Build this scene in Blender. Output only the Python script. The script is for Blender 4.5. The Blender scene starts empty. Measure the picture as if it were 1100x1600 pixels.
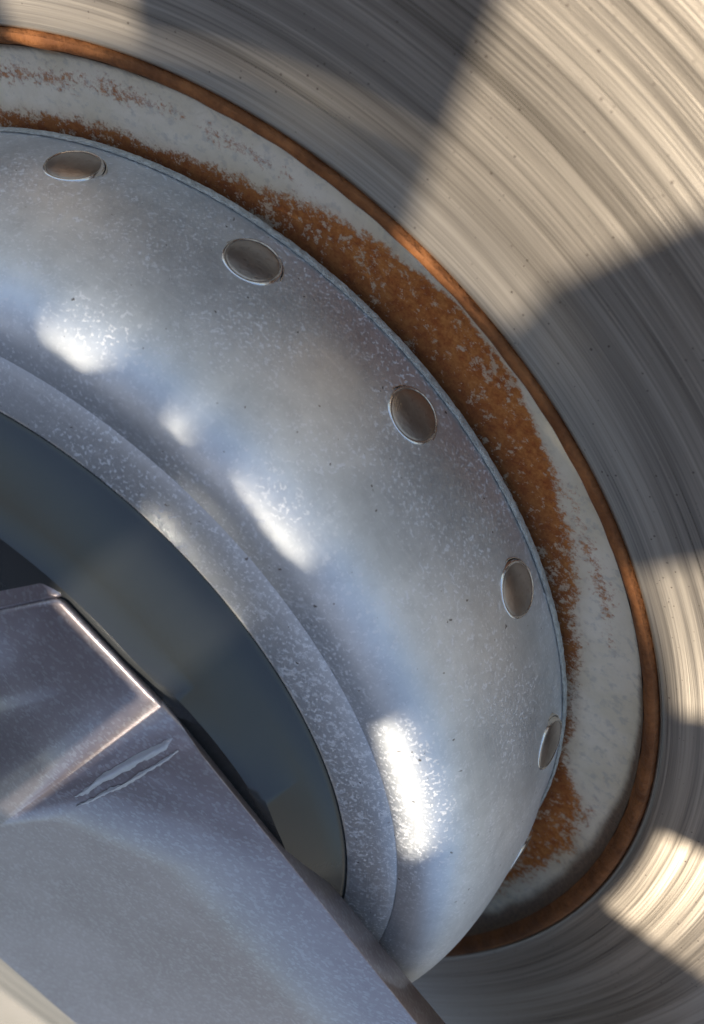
import bpy, bmesh, math, random
from mathutils import Vector, Matrix
S = 0.09                       # one design unit = inner radius of the friction ring = 90 mm
scene = bpy.context.scene
col = scene.collection
random.seed(4)

# ------------------------------------------------------------------ camera
Rr = ((0.82564286, 0.29253112, -0.48243073),     # image right
      (0.54638189, -0.62773414, 0.5544517),      # image down
      (-0.14064386, -0.7213705, -0.67811791))    # view direction
CAM = Vector((0.60112225, 1.90382045, 1.34296594))
cd = bpy.data.cameras.new('camera'); cam = bpy.data.objects.new('camera', cd); col.objects.link(cam)
cd.sensor_fit = 'VERTICAL'; cd.sensor_height = 36; cd.lens = 36 * 1992.3 / 1600
cd.clip_start = 0.001; cd.clip_end = 100
m = Matrix.Identity(4)
for i in range(3):
    m[i][0] = Rr[0][i]; m[i][1] = -Rr[1][i]; m[i][2] = -Rr[2][i]; m[i][3] = CAM[i] * S
cam.matrix_world = m
cd.dof.use_dof = True; cd.dof.focus_distance = 1.86 * S; cd.dof.aperture_fstop = 32
scene.camera = cam

# ------------------------------------------------------------------ daylight
SUN = Vector((-0.1175, -0.0254, 1.0)).normalized()
sun_el = math.asin(SUN.z); sun_az = math.atan2(SUN.x, SUN.y)
w = bpy.data.worlds.new('World'); scene.world = w; w.use_nodes = True
nt = w.node_tree; sky = nt.nodes.new('ShaderNodeTexSky'); sky.sky_type = 'NISHITA'; sky.sun_disc = False
sky.dust_density = 2.5; sky.sun_elevation = sun_el; sky.sun_rotation = sun_az
bg = nt.nodes['Background']; bg.inputs[1].default_value = 0.06
nt.links.new(sky.outputs[0], bg.inputs[0])
sl = bpy.data.lights.new('sun', 'SUN'); so = bpy.data.objects.new('sun', sl); col.objects.link(so)
sl.energy = 3.2; sl.angle = math.radians(1.5); sl.color = (1.0, 0.89, 0.74)
so.rotation_euler = SUN.to_track_quat('Z', 'Y').to_euler(); so.location = SUN * 3
scene.view_settings.view_transform = 'Standard'; scene.view_settings.look = 'None'
scene.cycles.caustics_reflective = False; scene.cycles.caustics_refractive = False
scene.view_settings.gamma = 1; scene.view_settings.exposure = 1.8

# ------------------------------------------------------------------ node helpers
class G:
    def __init__(s, name):
        s.m = bpy.data.materials.new(name); s.m.use_nodes = True
        s.t = s.m.node_tree; s.b = s.t.nodes['Principled BSDF']; s.L = s.t.links.new
        tc = s.t.nodes.new('ShaderNodeTexCoord'); mp = s.n('ShaderNodeMapping')
        mp.inputs['Scale'].default_value = (1 / S,) * 3
        s.L(tc.outputs['Object'], mp.inputs['Vector']); s.v = mp.outputs[0]
    def n(s, t, **k):
        o = s.t.nodes.new(t)
        for a, b in k.items(): setattr(o, a, b)
        return o
    def put(s, sock, v):
        if isinstance(v, (int, float)): sock.default_value = v
        elif isinstance(v, tuple): sock.default_value = v if len(v) != 3 or sock.type == 'VECTOR' else (*v, 1)
        else: s.L(v, sock)
    def set(s, **k):
        for a, b in k.items(): s.put(s.b.inputs[a.replace('_', ' ')], b)
    def M(s, op, a, b=0.0, c=0.0):
        o = s.n('ShaderNodeMath', operation=op)
        s.put(o.inputs[0], a); s.put(o.inputs[1], b); s.put(o.inputs[2], c); return o.outputs[0]
    def polar(s):
        x = s.n('ShaderNodeSeparateXYZ'); s.L(s.v, x.inputs[0])
        r = s.M('SQRT', s.M('ADD', s.M('MULTIPLY', x.outputs[0], x.outputs[0]), s.M('MULTIPLY', x.outputs[1], x.outputs[1])))
        return r, s.M('ARCTAN2', x.outputs[1], x.outputs[0]), x.outputs[2]
    def xyz(s, x, y, z=0.0):
        o = s.n('ShaderNodeCombineXYZ'); s.put(o.inputs[0], x); s.put(o.inputs[1], y); s.put(o.inputs[2], z); return o.outputs[0]
    def noise(s, scale, detail=3, rough=.55, vec=None, dist=0.0):
        o = s.n('ShaderNodeTexNoise'); s.L(vec or s.v, o.inputs['Vector'])
        o.inputs['Scale'].default_value = scale; o.inputs['Detail'].default_value = detail
        o.inputs['Roughness'].default_value = rough; o.inputs['Distortion'].default_value = dist
        return o.outputs['Fac']
    def ss(s, v, a, b, lo=0.0, hi=1.0):
        o = s.n('ShaderNodeMapRange', interpolation_type='SMOOTHSTEP')
        s.put(o.inputs[0], v); s.put(o.inputs[1], a); s.put(o.inputs[2], b); s.put(o.inputs[3], lo); s.put(o.inputs[4], hi); return o.outputs[0]
    def lin(s, v, a, b, lo=0.0, hi=1.0):
        o = s.n('ShaderNodeMapRange'); s.put(o.inputs[0], v); s.put(o.inputs[1], a); s.put(o.inputs[2], b); s.put(o.inputs[3], lo); s.put(o.inputs[4], hi); return o.outputs[0]
    def mix(s, f, a, b, mode='MIX'):
        o = s.n('ShaderNodeMix', data_type='RGBA', blend_type=mode); s.put(o.inputs[0], f)
        s.put(o.inputs[6], a); s.put(o.inputs[7], b); return o.outputs[2]
    def ramp(s, v, stops):
        o = s.n('ShaderNodeValToRGB'); e = o.color_ramp.elements
        while len(e) < len(stops): e.new(0.5)
        for q, (p, c) in zip(e, stops):
            q.position = p; q.color = (c, c, c, 1) if not isinstance(c, tuple) else (*c, 1)
        s.L(v, o.inputs[0]); return o.outputs[0]
    def bump(s, h, strength, dist, normal=None):
        o = s.n('ShaderNodeBump'); o.inputs['Strength'].default_value = strength; o.inputs['Distance'].default_value = dist * S
        s.L(h, o.inputs['Height'])
        if normal is not None: s.L(normal, o.inputs['Normal'])
        return o.outputs[0]

# ------------------------------------------------------------------ materials
def mat_friction():
    g = G('turned_cast_iron'); r, a, z = g.polar()
    wob = g.M('MULTIPLY', g.noise(2.0, 1), 0.008)
    rr = g.M('ADD', r, wob)
    fine = g.noise(1.0, 3, .7, g.xyz(g.M('MULTIPLY', r, 260.0), g.M('MULTIPLY', a, 2.0)))
    mid = g.noise(1.0, 3, .6, g.xyz(g.M('MULTIPLY', rr, 45.0), g.M('MULTIPLY', a, .9), 4.0))
    wide = g.noise(1.0, 2, .5, g.xyz(g.M('MULTIPLY', rr, 13.0), g.M('MULTIPLY', a, .8), 9.0))
    tone = g.M('ADD', g.M('ADD', g.M('MULTIPLY', fine, .44), g.M('MULTIPLY', mid, .38)), g.M('MULTIPLY', wide, .28))
    t = g.lin(tone, .39, .64)
    c = g.mix(t, (.125, .107, .085), (.40, .352, .288))
    cell = g.n('ShaderNodeTexVoronoi'); g.L(g.v, cell.inputs['Vector']); cell.inputs['Scale'].default_value = 115.0
    sp = g.n('ShaderNodeSeparateColor'); g.L(cell.outputs['Color'], sp.inputs[0])
    size = g.lin(g.M('POWER', sp.outputs[0], 4.0), 0, 1, .08, .26)
    pm = g.M('MULTIPLY', g.ss(cell.outputs['Distance'], g.M('MULTIPLY', size, .6), size, 1.0, 0.0), g.ss(sp.outputs[1], .25, .9))
    c = g.mix(g.M('MULTIPLY', pm, .8), c, (.07, .05, .04))
    tg = g.n('ShaderNodeTangent', direction_type='RADIAL', axis='Z')
    g.set(Base_Color=c, Metallic=.74, Roughness=g.lin(t, 0, 1, .24, .42), Anisotropic=.8, Tangent=tg.outputs[0], Specular_IOR_Level=.4,
          Normal=g.bump(g.M('ADD', g.M('MULTIPLY', fine, .6), g.M('MULTIPLY', mid, .6)), .13, .005))
    return g.m

def mat_hat():
    g = G('oxidised_aluminium'); r, a, z = g.polar()
    cloud = g.noise(7.0, 4, .6)
    cloud2 = g.noise(2.2, 3, .5)
    fl = g.noise(190.0, 2, .55)
    fl2 = g.noise(75.0, 5, .8)
    dens = g.ss(g.noise(7.0, 3, .6), .34, .60)
    mott = g.noise(48.0, 4, .65)
    ringm = g.M('MULTIPLY', g.M('MULTIPLY', g.ss(z, .335, .345), g.ss(g.M('ABSOLUTE', g.M('SUBTRACT', a, .72)), .15, .75, 1.0, .25)), .8)
    dens = g.M('MINIMUM', g.M('ADD', dens, ringm), 1.0)
    f = g.M('MULTIPLY', g.ss(fl, .56, .64), g.lin(dens, 0, 1, .2, 1.0))
    f2 = g.M('MULTIPLY', g.ss(fl2, .53, .60), ringm)
    fm = g.M('MAXIMUM', f, f2)
    base = g.mix(g.ss(cloud, .3, .7), (.60, .635, .655), (.74, .775, .795))
    base = g.mix(g.ss(z, .333, .345), base, (.56, .59, .615))
    base = g.mix(g.M('MULTIPLY', g.ss(mott, .42, .68), .18), base, (.40, .42, .44))
    scr = g.noise(1.0, 3, .7, g.xyz(g.M('MULTIPLY', r, 160.0), g.M('MULTIPLY', a, 4.0), g.M('MULTIPLY', z, 160.0)))
    base = g.mix(g.M('MULTIPLY', g.ss(scr, .5, .75), .25), base, (.80, .81, .82))
    c = g.mix(g.M('MULTIPLY', fm, .85), base, (.82, .84, .86))
    lipm = g.M('MULTIPLY', g.ss(r, .655, .659, 1.0, 0.0), g.ss(g.noise(20.0, 3), .35, .5))
    c = g.mix(g.M('MULTIPLY', lipm, .8), c, (.86, .84, .78))
    dk = g.ss(g.noise(90.0, 2, .5), .735, .76)
    c = g.mix(g.M('MULTIPLY', dk, .8), c, (.12, .10, .08))
    g.set(Base_Color=c, Metallic=g.lin(fm, 0, 1, .90, .46),
          Roughness=g.M('ADD', g.lin(cloud2, .3, .7, .47, .57), g.M('MULTIPLY', fm, .12)),
          Normal=g.bump(g.M('ADD', g.M('MULTIPLY', fm, .5), g.M('MULTIPLY', scr, .12)), .14, .003))
    return g.m

def mat_band():
    g = G('zinc_coat_with_rust'); r, a, z = g.polar()
    rn = g.lin(r, .836, .965)
    deg = g.lin(a, math.radians(-40), math.radians(140))       # 0..1 over az -40..140
    W = lambda d: (d + 40) / 180
    width = g.ramp(deg, [(W(-20), .45), (W(-8), .62), (W(2), .72), (W(9), .45), (W(14), .08), (W(28), .06), (W(38), .22), (W(47), .45), (W(54), .62),
                         (W(62), .80), (W(70), .84), (W(78), .66), (W(84), .50), (W(90), .26), (W(98), .14), (W(112), .16)])
    soft = g.ramp(deg, [(W(-10), .30), (W(10), .28), (W(42), .34), (W(52), .22), (W(58), .13), (W(74), .14), (W(84), .26), (W(95), .24)])
    n1 = g.noise(15.0, 5, .7); n2 = g.noise(150.0, 3, .7); n3 = g.noise(45.0, 4, .7)
    stip = g.M('ADD', g.M('ADD', g.M('MULTIPLY', g.M('SUBTRACT', n2, .5), 1.5), g.M('MULTIPLY', g.M('SUBTRACT', n3, .5), 1.1)), g.M('MULTIPLY', g.M('SUBTRACT', n1, .5), 1.3))
    cov = g.M('DIVIDE', g.M('SUBTRACT', width, rn), soft)
    cov = g.M('MINIMUM', cov, .75)
    inner = g.M('MULTIPLY', g.ss(g.M('ADD', cov, stip), -.22, .34), .97)
    midw = g.ramp(deg, [(W(-10), .62), (W(8), .52), (W(16), .0), (W(28), .0), (W(36), .60), (W(46), .62), (W(58), .3), (W(84), .30), (W(96), .50), (W(110), .66)])
    cov2 = g.M('SUBTRACT', midw, g.M('ADD', g.M('MULTIPLY', g.M('ABSOLUTE', g.M('SUBTRACT', rn, .62)), 2.2), .62))
    fre = g.M('MULTIPLY', g.ss(g.M('ADD', cov2, stip), -.22, .30), .85)
    glow = g.M('MULTIPLY', g.ss(g.M('ADD', cov, g.M('MULTIPLY', g.M('SUBTRACT', n1, .5), 1.2)), -.9, .5), .55)
    holes = g.ss(g.M('ADD', g.noise(70.0, 4, .75), g.M('MULTIPLY', g.noise(9.0, 2), .40)), .74, .86)
    rust = g.M('MAXIMUM', inner, fre)
    rust = g.M('MULTIPLY', rust, g.M('SUBTRACT', 1.0, g.M('MULTIPLY', holes, .75)))
    start = g.ramp(deg, [(W(-20), .0), (W(5), .0), (W(25), .7), (W(45), 1.0), (W(80), .9), (W(100), .55)])
    outer = g.ss(g.M('ADD', r, g.M('MULTIPLY', n1, .02)), g.lin(start, 0, 1, .946, .966), g.lin(start, 0, 1, .968, .977))
    white = g.mix(g.ss(g.noise(10.0, 4, .6), .3, .7), (.76, .69, .51), (.87, .805, .65))
    white = g.mix(g.M('MULTIPLY', g.ss(g.noise(60.0, 3, .6), .5, .7), .35), white, (.40, .41, .38))
    white = g.mix(glow, white, (.56, .40, .22))
    rc = g.mix(g.ss(n3, .3, .7), g.mix(g.ss(n2, .3, .7), (.25, .061, .011), (.43, .122, .022)), g.mix(g.ss(n2, .3, .7), (.44, .145, .03), (.60, .25, .065)))
    rc = g.mix(g.ss(rn, .0, .45), g.mix(.5, rc, (.10, .032, .012)), rc)  # shade beside the hat skirt put into the rust colour
    c = g.mix(rust, white, rc)
    rust_shade = g.mix(g.ss(n2, .35, .65), (.11, .065, .042), (.20, .12, .075))  # rust of the fillet wall, with the fillet's shade mixed into the colour
    c = g.mix(g.M('MULTIPLY', outer, .92), c, rust_shade)
    g.set(Base_Color=c, Metallic=g.M('MULTIPLY', g.M('SUBTRACT', 1.0, rust), .15), Roughness=g.lin(rust, 0, 1, .6, .95), Specular_IOR_Level=.2,
          Normal=g.bump(g.M('ADD', g.M('MULTIPLY', rust, .6), g.M('MULTIPLY', n2, .6)), .45, .006))
    return g.m

def mat_bead():
    g = G('rusted_edge'); r, a, z = g.polar()
    n1 = g.noise(14.0, 4, .65); n2 = g.noise(90.0, 3, .6)
    c = g.mix(g.ss(n1, .3, .7), (.15, .056, .018), (.30, .118, .038))
    c = g.mix(g.M('MULTIPLY', g.ss(n2, .5, .7), .5), c, (.17, .065, .025))
    g.set(Base_Color=c, Roughness=.75, Metallic=.1, Specular_IOR_Level=.25, Normal=g.bump(g.M('ADD', n2, n1), .6, .008))
    return g.m

def mat_rivet():
    g = G('dull_steel'); n1 = g.noise(16.0, 3, .6); n2 = g.noise(110.0, 2, .6)
    r, a, z = g.polar()
    oi = g.n('ShaderNodeObjectInfo')
    c = g.mix(g.ss(n1, .3, .7), (.30, .265, .235), (.46, .42, .385))
    c = g.mix(g.M('MULTIPLY', oi.outputs['Random'], .35), c, (.52, .49, .45))
    c = g.mix(g.M('MULTIPLY', g.ss(n2, .55, .7), .4), c, (.24, .20, .17))
    rim = g.ss(r, .0372, .0388)
    c = g.mix(rim, c, (.74, .72, .68))
    c = g.mix(g.M('MULTIPLY', g.ss(r, .0424, .0428), g.ss(r, .0440, .0446, 1.0, 0.0)), c, (.05, .045, .04))  # shade in the gap round the head put into the colour
    g.set(Base_Color=c, Metallic=.95, Roughness=g.lin(rim, 0, 1, .33, .18), Normal=g.bump(n2, .2, .003))
    return g.m

def mat_lip():
    g = G('crusted_zinc_edge'); n1 = g.noise(85.0, 4, .7); n2 = g.noise(12.0, 3)
    c = g.mix(g.ss(n1, .35, .65), (.46, .45, .38), (.66, .66, .57))
    c = g.mix(g.M('MULTIPLY', g.ss(n2, .55, .7), .5), c, (.24, .22, .19))
    g.set(Base_Color=c, Metallic=.15, Roughness=.6, Normal=g.bump(n1, .8, .012))
    return g.m

def mat_dark():
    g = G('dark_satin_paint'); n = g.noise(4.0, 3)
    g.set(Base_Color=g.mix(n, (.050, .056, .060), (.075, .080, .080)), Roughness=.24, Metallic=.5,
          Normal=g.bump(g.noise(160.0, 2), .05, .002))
    return g.m

def mat_silver():
    g = G('silver_metallic_paint')
    v = g.n('ShaderNodeTexVoronoi'); v.inputs['Scale'].default_value = 190.0; g.L(g.v, v.inputs['Vector'])
    sp = g.n('ShaderNodeSeparateColor'); g.L(v.outputs['Color'], sp.inputs[0])
    cloud = g.noise(5.0, 4, .6); grain = g.noise(230.0, 2, .6)
    c = g.mix(g.ss(cloud, .3, .7), (.30, .260, .272), (.39, .345, .357))
    c = g.mix(g.M('MULTIPLY', g.ss(sp.outputs[0], .6, 1.0), .35), c, (.62, .63, .66))
    dust = g.ss(g.noise(30.0, 5, .7), .60, .72)
    c = g.mix(g.M('MULTIPLY', dust, .12), c, (.5, .5, .5))
    g.set(Base_Color=c, Metallic=.6, Roughness=g.lin(grain, .3, .7, .36, .46), Coat_Weight=.35, Coat_Roughness=.12,
          Normal=g.bump(grain, .12, .002))
    return g.m

def mat_scuff():
    g = G('scuffed_bare_metal'); n = g.noise(60.0, 3)
    g.set(Base_Color=g.mix(n, (.48, .47, .49), (.66, .65, .67)), Metallic=.5, Roughness=.45)
    return g.m

FRI, HAT, BAND, BEAD, RIV, LIP, DARK, SIL, SCUFF = (f() for f in (mat_friction, mat_hat, mat_band, mat_bead, mat_rivet, mat_lip, mat_dark, mat_silver, mat_scuff))

# ------------------------------------------------------------------ object helpers
def link(name, me, mat, parent=None, smooth=True):
    me.materials.append(mat)
    for p in me.polygons: p.use_smooth = smooth
    o = bpy.data.objects.new(name, me); col.objects.link(o)
    if parent is not None: o.parent = parent
    return o
def thing(name, label, cat):
    o = bpy.data.objects.new(name, None); col.objects.link(o); o['label'] = label; o['category'] = cat
    o.empty_display_size = .02; return o
def lathe(name, prof, mat, parent, n=384, wob=None):
    """closed profile of (r, z) turned about the wheel axis"""
    me = bpy.data.meshes.new(name); vs = []; fs = []; k = len(prof)
    for i in range(n):
        a = 2 * math.pi * i / n
        for j, (r, z) in enumerate(prof):
            dr, dz = wob(a, j) if wob else (0, 0)
            vs.append(((r + dr) * math.cos(a) * S, (r + dr) * math.sin(a) * S, (z + dz) * S))
    for i in range(n):
        b = (i + 1) % n
        for j in range(k):
            q = (j + 1) % k
            fs.append((i * k + j, b * k + j, b * k + q, i * k + q))
    me.from_pydata(vs, [], fs); me.update()
    bm = bmesh.new(); bm.from_mesh(me); bmesh.ops.recalc_face_normals(bm, faces=bm.faces)
    for e in bm.edges:
        if len(e.link_faces) == 2 and e.calc_face_angle(0) > math.radians(38): e.smooth = False
    bm.to_mesh(me); bm.free()
    return link(name, me, mat, parent)
def arc(r0, z0, r1, z1, e=2.0, n=20):
    """superelliptic shoulder from a vertical start (r0, z0) to a level end (r1, z1)"""
    return [(r1 + (r0 - r1) * max(0, math.cos(t)) ** (2 / e), z0 + (z1 - z0) * math.sin(t) ** (2 / e))
            for t in (math.pi / 2 * i / n for i in range(n + 1))]
def prism(name, top, drop, mat, parent, bevel=0.0, seg=4):
    """solid with a top outline of 3-D points and a flat-sided body going down to z = drop"""
    bm = bmesh.new()
    up = [bm.verts.new(Vector(p) * S) for p in top]
    dn = [bm.verts.new(Vector(p) * S) for p in (drop if isinstance(drop, list) else [(p[0], p[1], drop) for p in top])]
    bm.faces.new(up); bm.faces.new(list(reversed(dn)))
    for i in range(len(top)):
        j = (i + 1) % len(top); bm.faces.new((up[i], dn[i], dn[j], up[j]))
    bmesh.ops.recalc_face_normals(bm, faces=bm.faces)
    if bevel: bmesh.ops.bevel(bm, geom=list(bm.edges), offset=bevel * S, segments=seg, affect='EDGES', profile=.5)
    me = bpy.data.meshes.new(name); bm.to_mesh(me); bm.free()
    return link(name, me, mat, parent, smooth=bool(bevel))

# ------------------------------------------------------------------ brake disc
disc = thing('brake_disc', 'steel brake disc with brushed friction ring, rust streaked collar and riveted aluminium hat', 'brake disc')
lathe('friction_ring', [(1.0, -.02), (1.0, .003), (1.004, .008), (1.012, .010), (1.2, .010), (1.5, .010), (2.20, .010), (2.22, 0), (2.22, -.26), (1.0, -.26)], FRI, disc, 512)
lathe('rusty_edge', [(.9995, -.05), (.9995, -.004), (.998, .004), (.994, .009), (.988, .010), (.982, .007), (.977, .001), (.974, -.008), (.970, -.012), (.968, -.05)], BEAD, disc, 512,
      lambda a, j: ((.0007 * math.sin(31 * a + 1) * math.sin(7 * a) + .0006 * math.sin(83 * a)) if 3 < j < 9 else 0, 0))
rng = random.Random(7); ph = [rng.uniform(0, 6.28) for _ in range(8)]
lathe('inner_collar', [(.9690, -.012), (.966, -.024), (.960, -.032), (.952, -.037), (.94, -.041), (.90, -.046), (.86, -.049), (.80, -.05), (.80, -.12), (.9690, -.12)], BAND, disc, 384)
lipw = [(rng.uniform(-.0005, .0005), rng.uniform(-.0006, .0006)) for _ in range(720)]
shoulder = arc(.848, .07, .727, .342, 2.8, 26)
hat_prof = [(.838, -.016), (.8385, .0), (.8405, .03)] + shoulder + [(.7262, .3398), (.7235, .3424), (.70, .350), (.66, .3605), (.654, .361), (.650, .357), (.648, .345),
            (.660, .325), (.72, .305), (.78, .28), (.81, .22), (.825, .08), (.826, -.016)]
hat = lathe('aluminium_hat', hat_prof, HAT, disc, 512)
lathe('hat_flange', [(.8385, -.0155), (.8395, -.0135), (.8412, -.014), (.8422, -.017), (.8425, -.021), (.8415, -.026), (.8385, -.028), (.827, -.028), (.827, -.0165)], LIP, disc, 720,
      lambda a, j: (lipw[int(a / 6.28319 * 720) % 720][0], lipw[int(a / 6.28319 * 720) % 720][1]) if 0 < j < 6 else (0, 0))
rp = [(0, .0128), (.012, .0126), (.022, .0121), (.034, .0106), (.0366, .0098), (.0378, .0088), (.0388, .0100), (.0405, .0102), (.0422, .0080), (.0428, .002), (.0434, .0018), (.0446, .0042), (.0460, .0036), (.0468, -.006)]
def rivet_mesh():
    bm = bmesh.new(); n = 40; rings = []
    for r, z in rp[1:]: rings.append([bm.verts.new((r * math.cos(6.28318 * i / n) * S, r * math.sin(6.28318 * i / n) * S, z * S)) for i in range(n)])
    c = bm.verts.new((0, 0, rp[0][1] * S))
    for i in range(n):
        j = (i + 1) % n; bm.faces.new((c, rings[0][i], rings[0][j]))
        for A, B in zip(rings, rings[1:]): bm.faces.new((A[i], B[i], B[j], A[j]))
    bmesh.ops.recalc_face_normals(bm, faces=bm.faces)
    me = bpy.data.meshes.new('rivet'); bm.to_mesh(me); bm.free(); return me
rm = rivet_mesh(); riv0 = None
for k in range(17):
    a = 1.8416 - k * 0.35189 if k < 6 else 1.8416 - 5 * .35189 - (k - 5) * (2 * math.pi - 5 * .35189) / 12
    if riv0 is None: o = riv0 = link('rivet', rm, RIV, hat)
    else: o = riv0.copy(); col.objects.link(o)
    er = Vector((math.cos(a), math.sin(a), 0.06)).normalized(); et = Vector((-math.sin(a), math.cos(a), 0)); ez = er.cross(et)
    M4 = Matrix.Identity(4)
    for i in range(3): M4[i][0] = et[i]; M4[i][1] = ez[i]; M4[i][2] = er[i]
    M4.translation = Vector((math.cos(a) * .8412, math.sin(a) * .8412, .066)) * S
    o.matrix_local = M4

# ------------------------------------------------------------------ alloy wheel
wheel = thing('alloy_wheel', 'silver painted alloy wheel whose hub and broad arm cross in front of the brake disc', 'alloy wheel')
def armz(x, y): return .500 - .12 * max(0, (x * .949 - y * .316) - .122)
boss = [(.653, .20), (.653, .3578), (.647, .3668), (.632, .392), (.612, .450), (.603, .479), (.598, .488), (.575, .489), (.01, .489), (.01, .20)]
def boss_cut(a, j):
    r, z = boss[j]; x, y = r * math.cos(a), r * math.sin(a)
    over = max(0, min(1, ((x * .949 - y * .316) - .06) / .10))
    return (0, min(0, armz(x, y) - .02 - z) * over) if 3 <= j <= 8 else (0, 0)
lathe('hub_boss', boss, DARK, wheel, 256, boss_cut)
T = (.132, .583, .500); Rv = (.301, .517, .500); L = (.122, -.019, .50)
crease = Vector(Rv) - Vector(L)
ext = Vector(L) - crease * .9
cr = [math.radians(d) for d in range(95, 261, 20)]
prism('hub_shoulder', [(.135, .575, .497)] + [(.585 * math.cos(a), .585 * math.sin(a), .445) for a in cr] + [(-.1, -.35, .497), (-.19, .15, .497)], .42, SIL, wheel, .010, 4)
edge = [(.378, .455), (.544, .315), (.83, .068), (1.2, -.24), (1.75, -.70)]
low = [(1.42, -1.38), (.9, -1.07), (.35, -.745), (.0, -.537)]
cx = Vector((.906, -.423)); cy = Vector((.423, .906))
def tuck(x, y):
    p = Vector((x, y)); u, v = p.dot(cx), p.dot(cy); q = cx * u + cy * (v * .88); return q.x, q.y
def make_arm():
    """hub face and arm in one forging: two planes that meet in a rounded crease"""
    bm = bmesh.new()
    out = [(x, y, armz(x, y)) for x, y in edge + low]                       # arm outline, crease end to crease end
    face = [(-.3, -.3, .494), (-.20, .15, .494), T]                        # hub outline
    V = lambda p: bm.verts.new(Vector(p) * S)
    R_, X_ = V(Rv), V(ext); o = [V(p) for p in out]; f = [V(p) for p in face]
    up = [R_] + o + [X_] + f
    bm.faces.new([R_] + o + [X_]); bm.faces.new([X_] + f + [R_])
    dn = [V((Rv[0] * .94, Rv[1] * .94, .465))] + [V((*tuck(x, y), z - .07)) for x, y, z in out] + [V((ext[0], ext[1], .465))] + [V((x * .94, y * .94, .465)) for x, y, z in face]
    for i in range(len(up)):
        j = (i + 1) % len(up); bm.faces.new((up[i], dn[i], dn[j], up[j]))
    bm.faces.new(dn[:len(o) + 2][::-1]); bm.faces.new([dn[len(o) + 1]] + dn[len(o) + 2:] + [dn[0]])
    bmesh.ops.recalc_face_normals(bm, faces=bm.faces)
    rim_e = [e for e in bm.edges if e.verts[0] in o and e.verts[1] in o]
    rest = [e for e in bm.edges if e not in rim_e]
    bmesh.ops.bevel(bm, geom=rim_e, offset=.034 * S, segments=6, affect='EDGES', profile=.5, clamp_overlap=True)
    rest = [e for e in rest if e.is_valid and e.calc_face_angle(0) > .09 and any((v.co - Vector(Rv) * S).length < .06 * S or (v.co - Vector(T) * S).length < .06 * S for v in e.verts)]
    bmesh.ops.bevel(bm, geom=rest, offset=.013 * S, segments=5, affect='EDGES', profile=.5, clamp_overlap=True)
    me = bpy.data.meshes.new('arm'); bm.to_mesh(me); bm.free(); return me
link('arm', make_arm(), SIL, wheel)

# unseen openwork face added behind the camera, shaped to throw striped shade on the disc
def polygrid(name, inside, r0, r1, z0, z1, mat, parent, nr, na):
    bm = bmesh.new(); V = {}
    def vert(i, j, z):
        k = (i % na, j, z)
        if k not in V:
            r = r0 + (r1 - r0) * j / nr; a = 2 * math.pi * i / na
            V[k] = bm.verts.new((r * math.cos(a) * S, r * math.sin(a) * S, z * S))
        return V[k]
    occ = {(i, j) for i in range(na) for j in range(nr) if inside(r0 + (r1 - r0) * (j + .5) / nr, 360 * (i + .5) / na)}
    for i, j in occ:
        bm.faces.new((vert(i, j, z1), vert(i, j + 1, z1), vert(i + 1, j + 1, z1), vert(i + 1, j, z1)))
        bm.faces.new((vert(i, j, z0), vert(i + 1, j, z0), vert(i + 1, j + 1, z0), vert(i, j + 1, z0)))
        if ((i + 1) % na, j) not in occ: bm.faces.new((vert(i + 1, j, z1), vert(i + 1, j + 1, z1), vert(i + 1, j + 1, z0), vert(i + 1, j, z0)))
        if ((i - 1) % na, j) not in occ: bm.faces.new((vert(i, j, z1), vert(i, j, z0), vert(i, j + 1, z0), vert(i, j + 1, z1)))
        if (i, j + 1) not in occ: bm.faces.new((vert(i, j + 1, z1), vert(i, j + 1, z0), vert(i + 1, j + 1, z0), vert(i + 1, j + 1, z1)))
        if (i, j - 1) not in occ: bm.faces.new((vert(i, j, z1), vert(i + 1, j, z1), vert(i + 1, j, z0), vert(i, j, z0)))
    me = bpy.data.meshes.new(name); bm.to_mesh(me); bm.free()
    return link(name, me, mat, parent, smooth=False)
sun_slots = [[(.804, 109.7), (.822, 109.8), (.804, 103.3), (.789, 100.9), (.773, 104.3), (.789, 108.2)],
         [(.749, 95.0), (.768, 94.9), (.760, 92.4), (.739, 92.2)],
         [(.732, 87.3), (.733, 87.3), (.730, 84.6), (.703, 75.1), (.684, 74.5), (.689, 78.9)],
         [(.591, 53.0), (.632, 53.5), (.619, 37.3), (.598, 31.2), (.543, 27.5), (.551, 34.6)]]
sun_slots = [[(r * math.cos(math.radians(a)), r * math.sin(math.radians(a))) for r, a in s] for s in sun_slots]  # openings shaped to let sun through as bright patches on the hat
def grow(P, k):
    cx_ = sum(p[0] for p in P) / len(P); cy_ = sum(p[1] for p in P) / len(P)
    return [(cx_ + (x - cx_) * k, cy_ + (y - cy_) * k) for x, y in P]
def strip(a, b, w):
    a = Vector(a); b = Vector(b); n = (b - a).normalized(); n = Vector((-n.y, n.x)) * w
    return [tuple(a + n), tuple(b + n), tuple(b - n), tuple(a - n)]
sun_slots += [strip((-.048, .556), (.130, .490), .022), strip((.125, .481), (-.055, -.06), .006)]  # narrow openings added so sun catches the hub edge and crease
def inpoly(x, y, P):
    c = False
    for (x0, y0), (x1, y1) in zip(P, P[1:] + P[:1]):
        if (y0 > y) != (y1 > y) and x < (x1 - x0) * (y - y0) / (y1 - y0) + x0: c = not c
    return c
def plate_in(r, a):
    x, y = r * math.cos(math.radians(a)), r * math.sin(math.radians(a))
    if any(inpoly(x, y, s) for s in sun_slots): return False
    lim = 1.05 if 90 <= a <= 126 else .90 if 70 < a < 90 else .80
    return r < lim
ZF = 2.0
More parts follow.
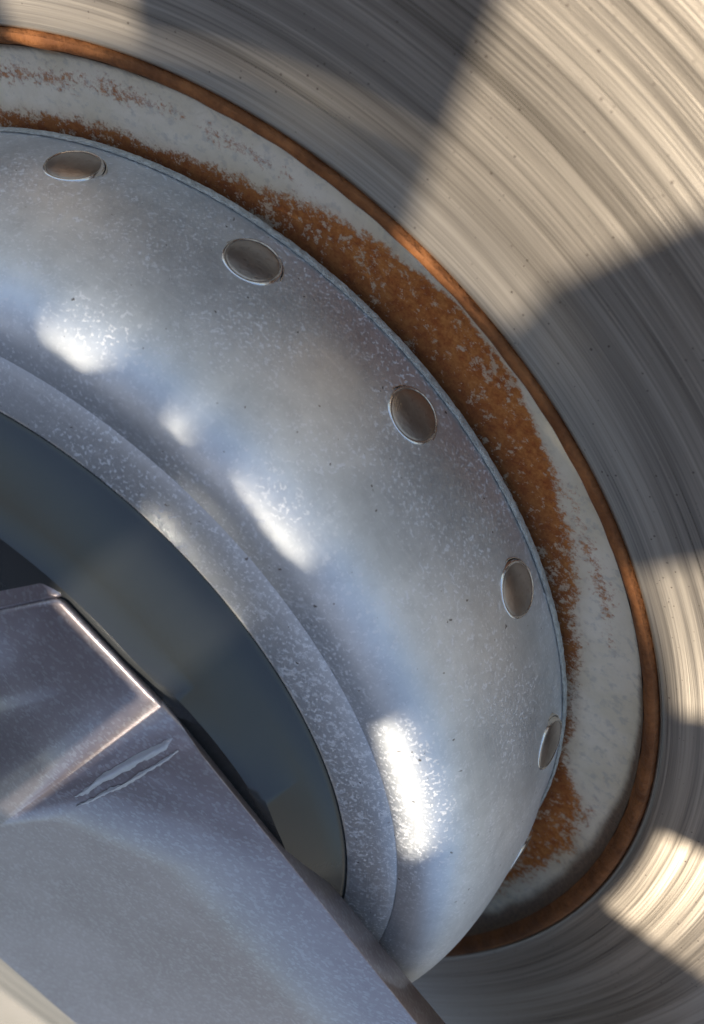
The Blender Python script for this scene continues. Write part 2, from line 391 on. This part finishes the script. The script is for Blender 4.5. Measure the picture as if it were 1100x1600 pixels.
polygrid('shade_plate', plate_in,   .0005, 1.08, ZF - .02, ZF + .02, DARK, wheel, 162, 720)  # unseen plate added to hold back the sun except through its openings
spans = [(90, 114, 90, 114), (53, 78.5, 53, 71), (15, 35, 15, 35), (-24, -3, -24, -3)] + [(126 + 36 * k, 150 + 36 * k) * 2 for k in range(6)]
for a0, a1, b0, b1 in spans:
    pts = []; n = 8
    ri = 1.055 if a0 == 90 else .805
    for k in range(9):                                   # trailing side, rim to hub
        r = 2.3 + (ri - 2.3) * k / 8; a = math.radians(a0 + (b0 - a0) * max(0, min(1, (r - 1.05) / .3))); pts.append((r * math.cos(a), r * math.sin(a), ZF + .03))
    for k in range(1, n):
        a = math.radians(a0 + (a1 - a0) * k / n); pts.append((ri * math.cos(a), ri * math.sin(a), ZF + .03))
    for k in range(8, -1, -1):
        r = 2.3 + (ri - 2.3) * k / 8; a = math.radians(a1 + (b1 - a1) * max(0, min(1, (r - 1.05) / .3))); pts.append((r * math.cos(a), r * math.sin(a), ZF + .03))
    for k in range(1, n):
        a = math.radians(b1 + (b0 - b1) * k / n); pts.append((2.3 * math.cos(a), 2.3 * math.sin(a), ZF + .03))
    prism('shade_spoke', pts, ZF - .03, DARK, wheel)  # unseen, added to cast the stripes; dark paint dims reflections in the disc
lathe('rim', [(2.302, ZF - .05), (2.302, ZF + .07), (2.36, ZF + .11), (2.42, ZF + .10), (2.42, ZF - .07), (2.36, ZF - .09)], SIL, wheel, 192)
for d in (150, 185, 220, 250):  # posts joining the hub to the added shade plate
    a = math.radians(d); c, s = math.cos(a), math.sin(a)
    prism('pillar', [(r * c - t * s, r * s + t * c, ZF - .021) for r, t in ((.48, -.09), (.58, -.09), (.58, .09), (.48, .09))], .40, SIL, wheel)

# scuffed film on the arm
def scuff(name, pts, lift):
    fine = []
    for (x0, y0), (x1, y1) in zip(pts, pts[1:] + pts[:1]):
        for k in range(5):
            f = k / 5; j_ = .0010 * rng.uniform(-1, 1); fine.append((x0 + (x1 - x0) * f + j_, y0 + (y1 - y0) * f - j_))
    top = [(x, y, armz(x, y) + lift) for x, y in fine]
    bm = bmesh.new(); up = [bm.verts.new(Vector(p) * S) for p in top]; dn = [bm.verts.new((Vector(p) - Vector((0, 0, lift * .8))) * S) for p in top]
    bm.faces.new(up)
    for i in range(len(up)):
        j = (i + 1) % len(up); bm.faces.new((up[i], dn[i], dn[j], up[j]))
    bmesh.ops.recalc_face_normals(bm, faces=bm.faces)
    me = bpy.data.meshes.new(name); bm.to_mesh(me); bm.free(); return link(name, me, SCUFF, bpy.data.objects['arm'])
scuff('scuff_line', [(0.2332, 0.1373), (0.2484, 0.1703), (0.2642, 0.2104), (0.2752, 0.2433), (0.2915, 0.2726), (0.3047, 0.3169), (0.3221, 0.3609), (0.3366, 0.3998), (0.3483, 0.4346), (0.3488, 0.4322), (0.3381, 0.3921), (0.3239, 0.3513), (0.3069, 0.3036), (0.2931, 0.2623), (0.2771, 0.231), (0.2655, 0.2014), (0.2494, 0.1628), (0.2336, 0.1342)], .0016)
scuff('scuff_patch', [(0.2263, 0.156), (0.2428, 0.2105), (0.2605, 0.2707), (0.2785, 0.3214), (0.3009, 0.3793), (0.3208, 0.422), (0.3356, 0.4553), (0.3327, 0.4203), (0.3206, 0.3855), (0.3076, 0.3584), (0.2941, 0.319), (0.2755, 0.2751), (0.2602, 0.2379), (0.2458, 0.1887)], .0008)

# the concrete slab under the wheel
def mat_slab():
    g = G('pale_concrete'); n = g.noise(3.0, 5, .65)
    g.set(Base_Color=g.mix(n, (.11, .105, .09), (.16, .152, .135)), Roughness=.9, Normal=g.bump(g.noise(40.0, 4), .4, .01)); return g.m
me = bpy.data.meshes.new('ground'); h = 30
me.from_pydata([(-h, -h, -.9 * S), (h, -h, -.9 * S), (h, h, -.9 * S), (-h, h, -.9 * S)], [], [(0, 1, 2, 3)])
gr = link('ground', me, mat_slab()); gr['kind'] = 'structure'
